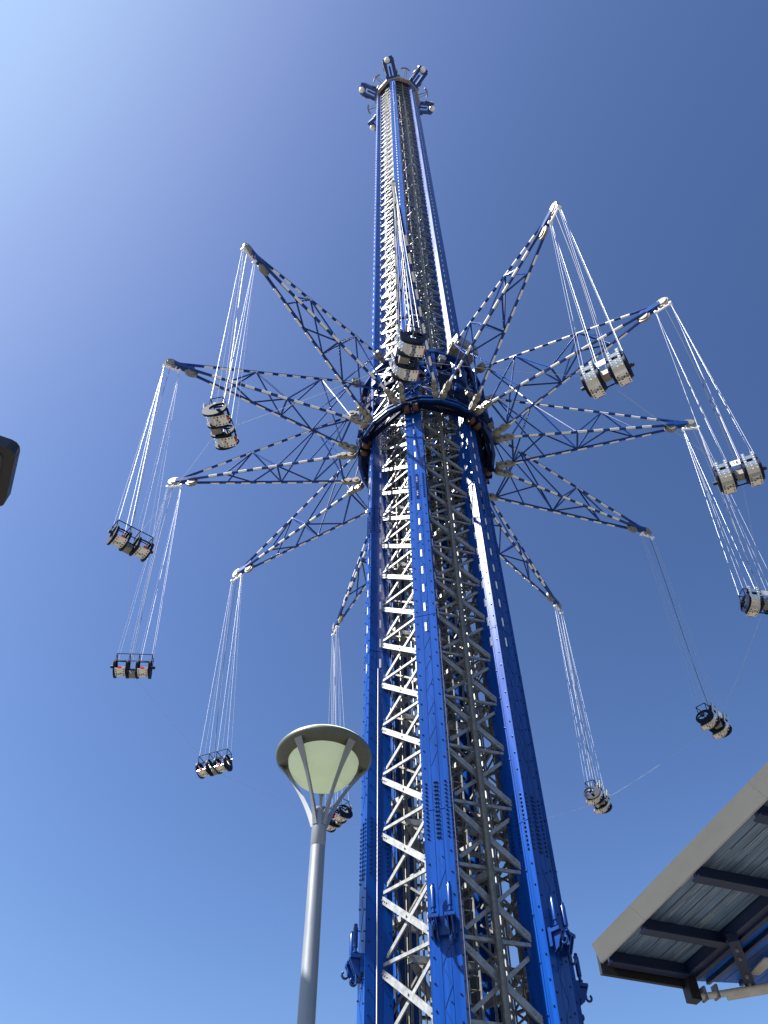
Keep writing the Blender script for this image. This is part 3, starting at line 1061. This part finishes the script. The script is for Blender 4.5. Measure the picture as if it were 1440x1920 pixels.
GROUP = 'double seats hung from the star'
gond0 = thing('swing_gondola', '', 'swing seat', group=GROUP)
for sx in (-1, 1):
    sh = obj('seat_shell', shell_me, INOX, gond0, loc=(sx * 0.46, 0, 0))
    md = sh.modifiers.new('thickness', 'SOLIDIFY')
    md.thickness = 0.03
    md.offset = 0
    obj('led_buttons', ledb_me, DARKST, sh, kind='stuff')
    obj('led_buttons', ledk_me, WHITE, sh, kind='stuff')
    obj('red_light', red_me, RED, sh)
    obj('bottom_panel', pan_me, PANM, sh)
    obj('seat_cushion', pad_me, BLACKC, gond0, loc=(sx * 0.46, 0, 0))
    obj('back_cushion', padb_me, BLACKC, gond0, loc=(sx * 0.46, 0, 0))
    obj('lap_bar', lap_me, NAVY, gond0, loc=(sx * 0.46, 0, 0))
    obj('end_knob', knob_me, BLACKC, gond0, loc=(sx * 0.76, 0.05, 0.4), rot=(0, 0, 0 if sx > 0 else math.pi))
    for s2 in (-0.255, 0.255):
        obj('side_panel', ring_me, BLACKN, gond0, loc=(sx * 0.46 + s2, 0, 0))
obj('top_frame', frm_me, NAVY, gond0)
obj('cross_tubes', axm_me, NAVY, gond0)
obj('control_box', ctr_me, CAST, gond0)
obj('number_plate', ctr2_me, WHITEP, gond0)
for c_ in gond0.children:
    c_.scale = (SEAT_S,) * 3
    c_.location = c_.location * SEAT_S
obj('power_cable', pc_me, BLACKC, gond0)

cars = {0: (765, 665), 1: (415, 795), 2: (245, 1015), 3: (250, 1250), 4: (402, 1433), 5: (632, 1530), 7: (1120, 1495), 8: (1337, 1352), 9: (1430, 1130), 10: (1385, 888), 11: (1137, 702)}
GL = {0: 'double steel swing seat hanging right in front of the tower lattice',
      1: 'double steel swing seat next round from the one before the tower, on lamp side',
      2: 'double swing seat second round from the one before the tower, on lamp side',
      3: 'double swing seat third round from the one before the tower, on lamp side',
      4: 'double swing seat hanging free just beside the street lamp bowl',
      5: 'double swing seat partly hidden behind the street lamp pole',
      6: 'double swing seat hidden behind the lower tower',
      7: 'double swing seat hanging beside the tower column on the canopy side, lowest there',
      8: 'double swing seat on shaded dark cables, nearest above the canopy roof',
      9: 'double swing seat third round from the one before the tower, on canopy side',
      10: 'double swing seat second round from the one before the tower, plate numbered 16',
      11: 'double swing seat next round from the one before the tower, showing white backs'}
TWIST = {0: 18, 1: 28, 2: 18, 3: 14, 4: 18, 5: 15, 6: 10, 7: 5, 8: 20, 9: 12, 10: 12, 11: 34}
gnds = [gond0] + [copy_tree(gond0) for k in range(11)]
camp = Vector((0, 0, CAMZ))
LS = CL - 0.42
gpos = {}
gonds = {}
for k in range(12):
    t = R(ARM_TH[k])
    rad = Vector((math.sin(t), -math.cos(t), 0))
    B = Vector((TX, TY, SZ + 0.17)) + rad * 12.0
    if k in cars:
        d = ray(*cars[k])
        v = camp - B
        b = v.dot(d)
        q = b * b - (v.dot(v) - LS * LS)
        s = -b - math.sqrt(q) if q > 0 else -b
        P = camp + d * s
    else:
        P = B + Vector((0, 0.6, -11)).normalized() * LS
    zax = (B - P).normalized()
    tang = Vector((math.cos(t), math.sin(t), 0))
    xax = (rad - zax * rad.dot(zax)).normalized()
    yax = zax.cross(xax)
    M = Matrix.Identity(4)
    base = B - zax * CL
    tw = R(TWIST[k])
    xax, yax = xax * math.cos(tw) + yax * math.sin(tw), yax * math.cos(tw) - xax * math.sin(tw)
    for i in range(3):
        M[i][0], M[i][1], M[i][2], M[i][3] = xax[i], yax[i], zax[i], base[i]
    gnd = gnds[k]
    gnd.matrix_world = M
    for me in cable_set(tw):
        obj('cable', me, CABLE, gnd)
    gnd['label'] = GL[k]
    gonds[k] = gnd
    gpos[k] = (base + zax * 0.16, xax, yax, zax)
# number on the plate of one gondola
fc = bpy.data.curves.new('plate_number', 'FONT')
fc.body = '16'
fc.size = 0.2
fc.align_x = 'CENTER'
fc.align_y = 'CENTER'
fc.extrude = 0.002
fo_ = bpy.data.objects.new('plate_number', fc)
COL.objects.link(fo_)
dg = bpy.context.evaluated_depsgraph_get()
fme = bpy.data.meshes.new_from_object(fo_.evaluated_get(dg))
bpy.data.objects.remove(fo_)
pl = [c for c in gonds[10].children if c.name.startswith('number_plate')][0]
obj('plate_number', fme, BLACKC, pl, loc=(0, -0.426, 0.61), rot=(R(100), 0, 0))

# safety lines from gondola to gondola
ORD = ['first', 'second', 'third', 'fourth', 'fifth']
SL = {0: 'thin line from the seat before the tower to its neighbour on lamp side', 11: 'thin line from the seat before the tower to its neighbour on canopy side',
      4: 'thin line strung behind the street lamp bowl between two seats', 5: 'thin line from the seat behind the lamp pole into the tower',
      6: 'thin line from behind the tower to the lowest seat on canopy side'}
for k in (1, 2, 3):
    SL[k] = 'thin line linking the %s and %s seats round from the tower, lamp side' % (ORD[k - 1], ORD[k])
    SL[11 - k] = 'thin line linking the %s and %s seats round from the tower, canopy side' % (ORD[k - 1], ORD[k])
SL[7] = 'thin line linking the fourth and fifth seats round from the tower, canopy side'
for k in range(12):
    j = (k + 1) % 12
    (p, px, py, pz), (q, qx, qy, qz) = gpos[k], gpos[j]
    a = p - px * 0.70 + pz * 0.05
    b = q + qx * 0.0 + qz * 0.05
    a = p + py * (-0.05)
    b = q + qy * 0.25
    L = (b - a).length
    pts = [a + (b - a) * (i / 12) - Vector((0, 0, 1)) * (0.015 * L * 4 * (i / 12) * (1 - i / 12)) for i in range(13)]
    mb = MB().path([x - a for x in pts], 0.0055, 4)
    o = obj('safety_line', mb, CABLE, loc=a)
    tag(o, SL[k], 'rope', 'safety lines linking the swing seats')

# ------------------------------------------------------------------ street lamp
d = ray(607, 1422)
LH = 4.1
lp = camp + d * (LH / d.z)
lampz = lp.z
lamp = thing('street_lamp', 'slender silver street lamp with round frosted bowl on five curved arms', 'street lamp', (lp.x, lp.y, 0), math.atan2(-lp.y, -lp.x))
SPLIT = 5.22
sobj('pole', MB().lathe([(0.060, 0.02), (0.0585, 2.2), (0.052, SPLIT - 0.35), (0.052, SPLIT - 0.28)], n=32, cap0=True, cap1=True), POLE, lamp)
sobj('collar', MB().lathe([(0.050, SPLIT - 0.282), (0.0505, SPLIT - 0.272), (0.0535, SPLIT - 0.268), (0.0535, SPLIT - 0.03), (0.06, SPLIT + 0.02), (0.03, SPLIT + 0.03)], n=32, cap0=True, cap1=True), POLE, lamp)
sobj('base_flange', MB().lathe([(0.16, 0.0), (0.16, 0.02), (0.08, 0.03), (0.075, 0.25), (0.062, 0.26)], n=24, cap0=True), POLE, lamp)
RIM = 0.372
zt = lampz
for k in range(5):
    a = R(36 + 72 * k)
    ur = Vector((math.cos(a), math.sin(a), 0))
    ut = Vector((-math.sin(a), math.cos(a), 0))
    mb = MB()
    secs = []
    N = 14
    for i in range(N + 1):
        s = i / N
        r = 0.038 + (RIM - 0.07) * (0.62 * s + 0.38 * s ** 2.2)
        z = (SPLIT - 0.12) + (zt - SPLIT + 0.09) * s
        w = 0.018 - 0.009 * math.sin(min(1, s * 1.2) * math.pi) + 0.014 * max(0, s - 0.72) ** 1.3 * 6
        th_ = 0.020 * (1 - 0.45 * s)
        p = ur * r + Vector((0, 0, z))
        secs.append([p + ut * w + ur * th_, p - ut * w + ur * th_, p - ut * w * 0.8 - ur * th_, p + ut * w * 0.8 - ur * th_])
    vs = [v for s_ in secs for v in s_]
    fs = []
    for i in range(N):
        for j in range(4):
            fs.append((i * 4 + j, i * 4 + (j + 1) % 4, (i + 1) * 4 + (j + 1) % 4, (i + 1) * 4 + j))
    fs += [(3, 2, 1, 0), (N * 4, N * 4 + 1, N * 4 + 2, N * 4 + 3)]
    mb.add(vs, fs)
    sobj('bowl_arm', mb, POLE, lamp)
sobj('rim', MB().lathe([(RIM - 0.098, zt - 0.045), (RIM - 0.02, zt - 0.028), (RIM, zt - 0.005), (RIM + 0.003, zt + 0.008), (RIM, zt + 0.022), (RIM - 0.098, zt + 0.03), (RIM - 0.098, zt - 0.045)], n=64), OLIVE, lamp)
dif = MB().lathe([(RIM - 0.097, zt - 0.02), (RIM - 0.105, zt - 0.075), (RIM - 0.13, zt - 0.13), (RIM - 0.165, zt - 0.175), (RIM - 0.235, zt - 0.205), (0.07, zt - 0.222), (0.015, zt - 0.226)], n=48, cap1=True)
sobj('diffuser', dif, FROST, lamp)
sobj('top_cover', MB().lathe([(RIM - 0.02, zt + 0.046), (0.25, zt + 0.09), (0.12, zt + 0.115), (0.01, zt + 0.12)], n=48, cap1=True), FROST, lamp)

# ------------------------------------------------------------------ floodlight head on a pole to the left
HB = 6.28
def atH(px, py, h):
    dd_ = ray(px, py)
    return camp + dd_ * (h / dd_.z)
fl_a, fl_b = atH(31, 846, HB), atH(7, 955, HB)
e = (fl_b - fl_a)
W = e.length
ey = e.normalized()
ex = Vector((ey.y, -ey.x, 0))
if ex.x < 0:
    ex = -ex
fz_ = fl_a.z
ctrp = (fl_a + fl_b) / 2 - ex * 1.75
flood = thing('floodlight', 'matt black flat box floodlight jutting out on a black mast', 'floodlight', (ctrp.x, ctrp.y, 0))
outl = []
rr = 0.09
LEN = 0.95
for (cx_, cy_, s0) in ((-rr, W / 2 - rr, 0), (-LEN + rr, W / 2 - rr, 90), (-LEN + rr, -W / 2 + rr, 180), (-rr, -W / 2 + rr, 270)):
    for a in range(0, 91, 30):
        outl.append((cx_ + rr * math.cos(R(s0 + a)), cy_ + rr * math.sin(R(s0 + a))))
tipc = (fl_a + fl_b) / 2 - Vector((ctrp.x, ctrp.y, 0))
mb = MB().plate(outl, tipc + Vector((0, 0, 0.07)), ex, ey, (0, 0, 1), 0.14)
inn = [(x * 0.86 - 0.066, y * 0.86) for x, y in outl]
mb.plate(inn, tipc + Vector((0, 0, 0.16)), ex, ey, (0, 0, 1), 0.05)
head = obj('lamp_head', mb, BLACKP, flood)
mb = MB().plate([(x * 0.8 - 0.095, y * 0.8) for x, y in outl], tipc + Vector((0, 0, -0.003)), ex, ey, (0, 0, 1), 0.008)
obj('lens', mb, mat('smoked_lens', (0.02, 0.022, 0.028), rough=0.15, var=0.1, scale=4), head)
mb = MB().bar(tipc - ex * 0.93 + Vector((0, 0, 0.07)), tipc - ex * 1.75 + Vector((0, 0, 0.02)), 0.08, 0.08)
obj('bracket_arm', mb, BLACKP, flood)
obj('mast', MB().lathe([(0.09, 0.0), (0.085, 2.5), (0.065, fz_ + 0.3)], n=20, cap0=True, cap1=True).mesh('mast', smooth=True), BLACKP, flood)

# ------------------------------------------------------------------ station canopy
S = 1.4
CZ = CAMZ + 4 * S          # underside of the fascia
A = Vector((1.32 * S, 8.67 * S, 0))
u = Vector((0.408, -0.913, 0)).normalized()     # along the fascia, towards the camera side
v = Vector((u.y * -1, u.x, 0))                  # inwards, away from the tower's lamp side
Zv = Vector((0, 0, 1))
LEN_C = 9.0
OUTW = 1.27
canopy = thing('station_canopy', 'flat station canopy with beige fascia, navy beams and blue underside', 'canopy', (A.x, A.y, 0), math.atan2(u.y, u.x))
# local: X along fascia (towards camera), Y inwards... check handedness: Z x X = Y
Yl = Zv.cross(u)
sgn = 1 if Yl.dot(v) > 0 else -1
X0, X1 = 0.0, LEN_C


def cbox(mb, x0, x1, y0, y1, z0, z1):
    y0, y1 = sorted((y0 * sgn, y1 * sgn))
    return mb.box(x0, x1, y0, y1, z0, z1)


FH = 0.16          # slanted eave: the top edge stands out 0.19 m, so the panel faces down and outwards
FW = 0.185
for (xa, xb) in ((0.0, 1.22), (1.228, 4.0), (4.008, 6.6), (6.608, LEN_C)):
    mb = MB()
    sec = [(0.0, CZ), (0.03, CZ), (-FW + 0.03, CZ + FH), (-FW, CZ + FH)]
    vs = [(xx + (0.15 if xx == 0.0 and yy < -0.1 else 0), yy * sgn, zz) for xx in (xa, xb) for (yy, zz) in sec]
    mb.add(vs, [(0, 1, 2, 3), (7, 6, 5, 4), (0, 4, 5, 1), (1, 5, 6, 2), (2, 6, 7, 3), (3, 7, 4, 0)])
    obj('fascia_panel', mb, FASC, canopy)
mb = MB()
cbox(mb, 0.15, LEN_C, -FW + 0.07, OUTW + 0.3, CZ + FH + 0.001, CZ + FH + 0.014)
obj('roof_sheet', mb, FASC, canopy)
mb = MB()
cbox(mb, -0.06, -0.004, -0.01, OUTW, CZ - 0.14, CZ + FH)
obj('end_fascia', mb, BLACKP, canopy)  # black colour stands in for shade on the far end face
# soffit sheets running along the fascia
NS = 9
sw = (OUTW - 0.06) / NS
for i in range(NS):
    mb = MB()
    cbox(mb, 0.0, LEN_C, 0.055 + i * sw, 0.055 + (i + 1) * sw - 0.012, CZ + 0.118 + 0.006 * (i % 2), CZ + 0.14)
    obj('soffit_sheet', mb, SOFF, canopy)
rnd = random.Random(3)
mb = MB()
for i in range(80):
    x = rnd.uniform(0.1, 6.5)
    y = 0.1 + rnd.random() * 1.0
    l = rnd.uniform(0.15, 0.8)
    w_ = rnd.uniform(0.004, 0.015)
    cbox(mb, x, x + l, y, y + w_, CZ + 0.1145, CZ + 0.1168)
obj('reflection_streaks', mb, SOFFW, canopy, kind='stuff')  # thin pale strips painting streaky reflections onto the glossy soffit
xb_ = [0.10, 0.10 + 0.66 * S, 0.10 + 1.61 * S, 0.10 + 2.56 * S, 0.10 + 3.5 * S, 0.10 + 4.45 * S, 0.10 + 5.4 * S]
for i, x in enumerate(xb_):
    mb = MB()
    cbox(mb, x, x + 0.05, 0.052, OUTW - 0.002, CZ - 0.03, CZ + 0.114)
    cbox(mb, x - 0.05, x + 0.10, 0.052, OUTW - 0.002, CZ - 0.06, CZ - 0.032)
    obj('cross_beam', mb, NAVYB, canopy)
mb = MB()
cbox(mb, 0.10, LEN_C, OUTW, OUTW + 0.12, CZ - 0.03, CZ + FH)
cbox(mb, 0.10, LEN_C, OUTW + 0.12, OUTW + 0.20, CZ - 0.06, CZ + 0.02)
obj('edge_beam', mb, NAVYB, canopy)
mb = MB()
cbox(mb, -0.06, 0.098, OUTW + 0.002, OUTW + 0.16, CZ - 0.33, CZ + FH)
obj('end_box', mb, BLACKP, canopy)
# inner blue ceiling rising away from the edge beam
RISE = 0.10
INW = 4.6
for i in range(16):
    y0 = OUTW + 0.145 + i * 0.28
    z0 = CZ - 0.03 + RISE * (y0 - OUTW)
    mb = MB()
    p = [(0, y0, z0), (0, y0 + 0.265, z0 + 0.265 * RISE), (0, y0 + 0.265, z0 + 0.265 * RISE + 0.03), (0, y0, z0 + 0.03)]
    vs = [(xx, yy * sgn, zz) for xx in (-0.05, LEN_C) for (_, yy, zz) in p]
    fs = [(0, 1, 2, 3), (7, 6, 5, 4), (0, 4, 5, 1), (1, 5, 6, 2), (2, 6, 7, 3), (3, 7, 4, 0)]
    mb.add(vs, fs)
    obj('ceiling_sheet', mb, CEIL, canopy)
    if i % 2 == 1:
        mb = MB()
        mb.add([(x_, y_ * sgn, z_) for x_ in (0.0, LEN_C) for (y_, z_) in ((y0 - 0.04, z0 - 0.07), (y0 + 0.02, z0 - 0.06), (y0 + 0.02, z0 - 0.004), (y0 - 0.04, z0 - 0.012))], fs)
        obj('ceiling_rib', mb, NAVYB, canopy)
Mi = (Matrix.Translation(canopy.location) @ Matrix.Rotation(canopy.rotation_euler.z, 4, 'Z')).inverted()


def cl(px, py, z):
    return Mi @ atH(px, py, z - CAMZ)


pa_, pb2 = cl(1300, 1872, CZ - 0.28), cl(1475, 1844, CZ - 0.22)
sobj('end_pipe', MB().tube(pa_, pb2, 0.045, n=14), PIPE, canopy)
pc_, pd_ = cl(1362, 1866, CZ - 0.265), cl(1475, 1847, CZ - 0.225)
sobj('pipe_sleeve', MB().tube(pc_, pd_, 0.07, n=14), PIPE, canopy)
mb = MB()
for t in (0.12, 0.25):
    q = pa_.lerp(pb2, t)
    mb.bar(q - Vector((0, 0, 0.06)), q + Vector((0, 0, 0.12)), 0.03, 0.12, (1, 0, 0))
obj('pipe_clamps', mb, GALV, canopy, kind='stuff')
for dx in (0.0, 2.3, 4.6):
    sa, sb = cl(1373, 1757, CZ - 0.06), cl(1408, 1850, CZ - 0.16)
    o_ = Vector((dx, 0, 0))
    mb = MB().bar(sa + o_, sb + o_, 0.14, 0.12)
    st_o = obj('strut', mb, NAVYB, canopy)
    for t in (0.15, 0.32, 0.68, 0.85):
        q = sa.lerp(sb, t) + o_ - Vector((0, 0, 0.055))
        obj('bolt', MB().tube(q, q - Vector((0, 0, 0.035)), 0.02, n=8), GALV, st_o)
    q = sa.lerp(sb, 0.55) + o_ + Vector((0, 0.3 * sgn, 0.02))
    mb = MB().plate([(-0.25, -0.05), (0.22, -0.1), (0.3, 0.08), (-0.2, 0.1)], q, (1, 0, 0), (0, 1, 0), (0, 0, 1), 0.02)
    obj('gusset_plate', mb, PIPE, canopy)  # pale plate imitating a grey-tan reflection on the blue ceiling
# roof deck above
mb = MB()
cbox(mb, -0.003, LEN_C, 0.06, OUTW - 0.004, CZ + 0.143, CZ + FH)
obj('roof_deck', mb, DARKST, canopy)
mb = MB()
mb.add([(x_, y_ * sgn, z_) for x_ in (0.0, LEN_C) for (y_, z_) in ((OUTW + 0.31, CZ + 0.05), (OUTW + INW, CZ + RISE * INW - .1), (OUTW + INW, CZ + RISE * INW + 0.1), (OUTW + 0.31, CZ + 0.22))], fs)
obj('inner_roof', mb, DARKST, canopy)
for x in (1.6, 4.8, 8.0):
    mb = MB()
    cbox(mb, x, x + 0.25, OUTW + 2.6, OUTW + 2.85, 0.0, CZ + RISE * 2.6 - 0.22)
    obj('post', mb, NAVYB, canopy)
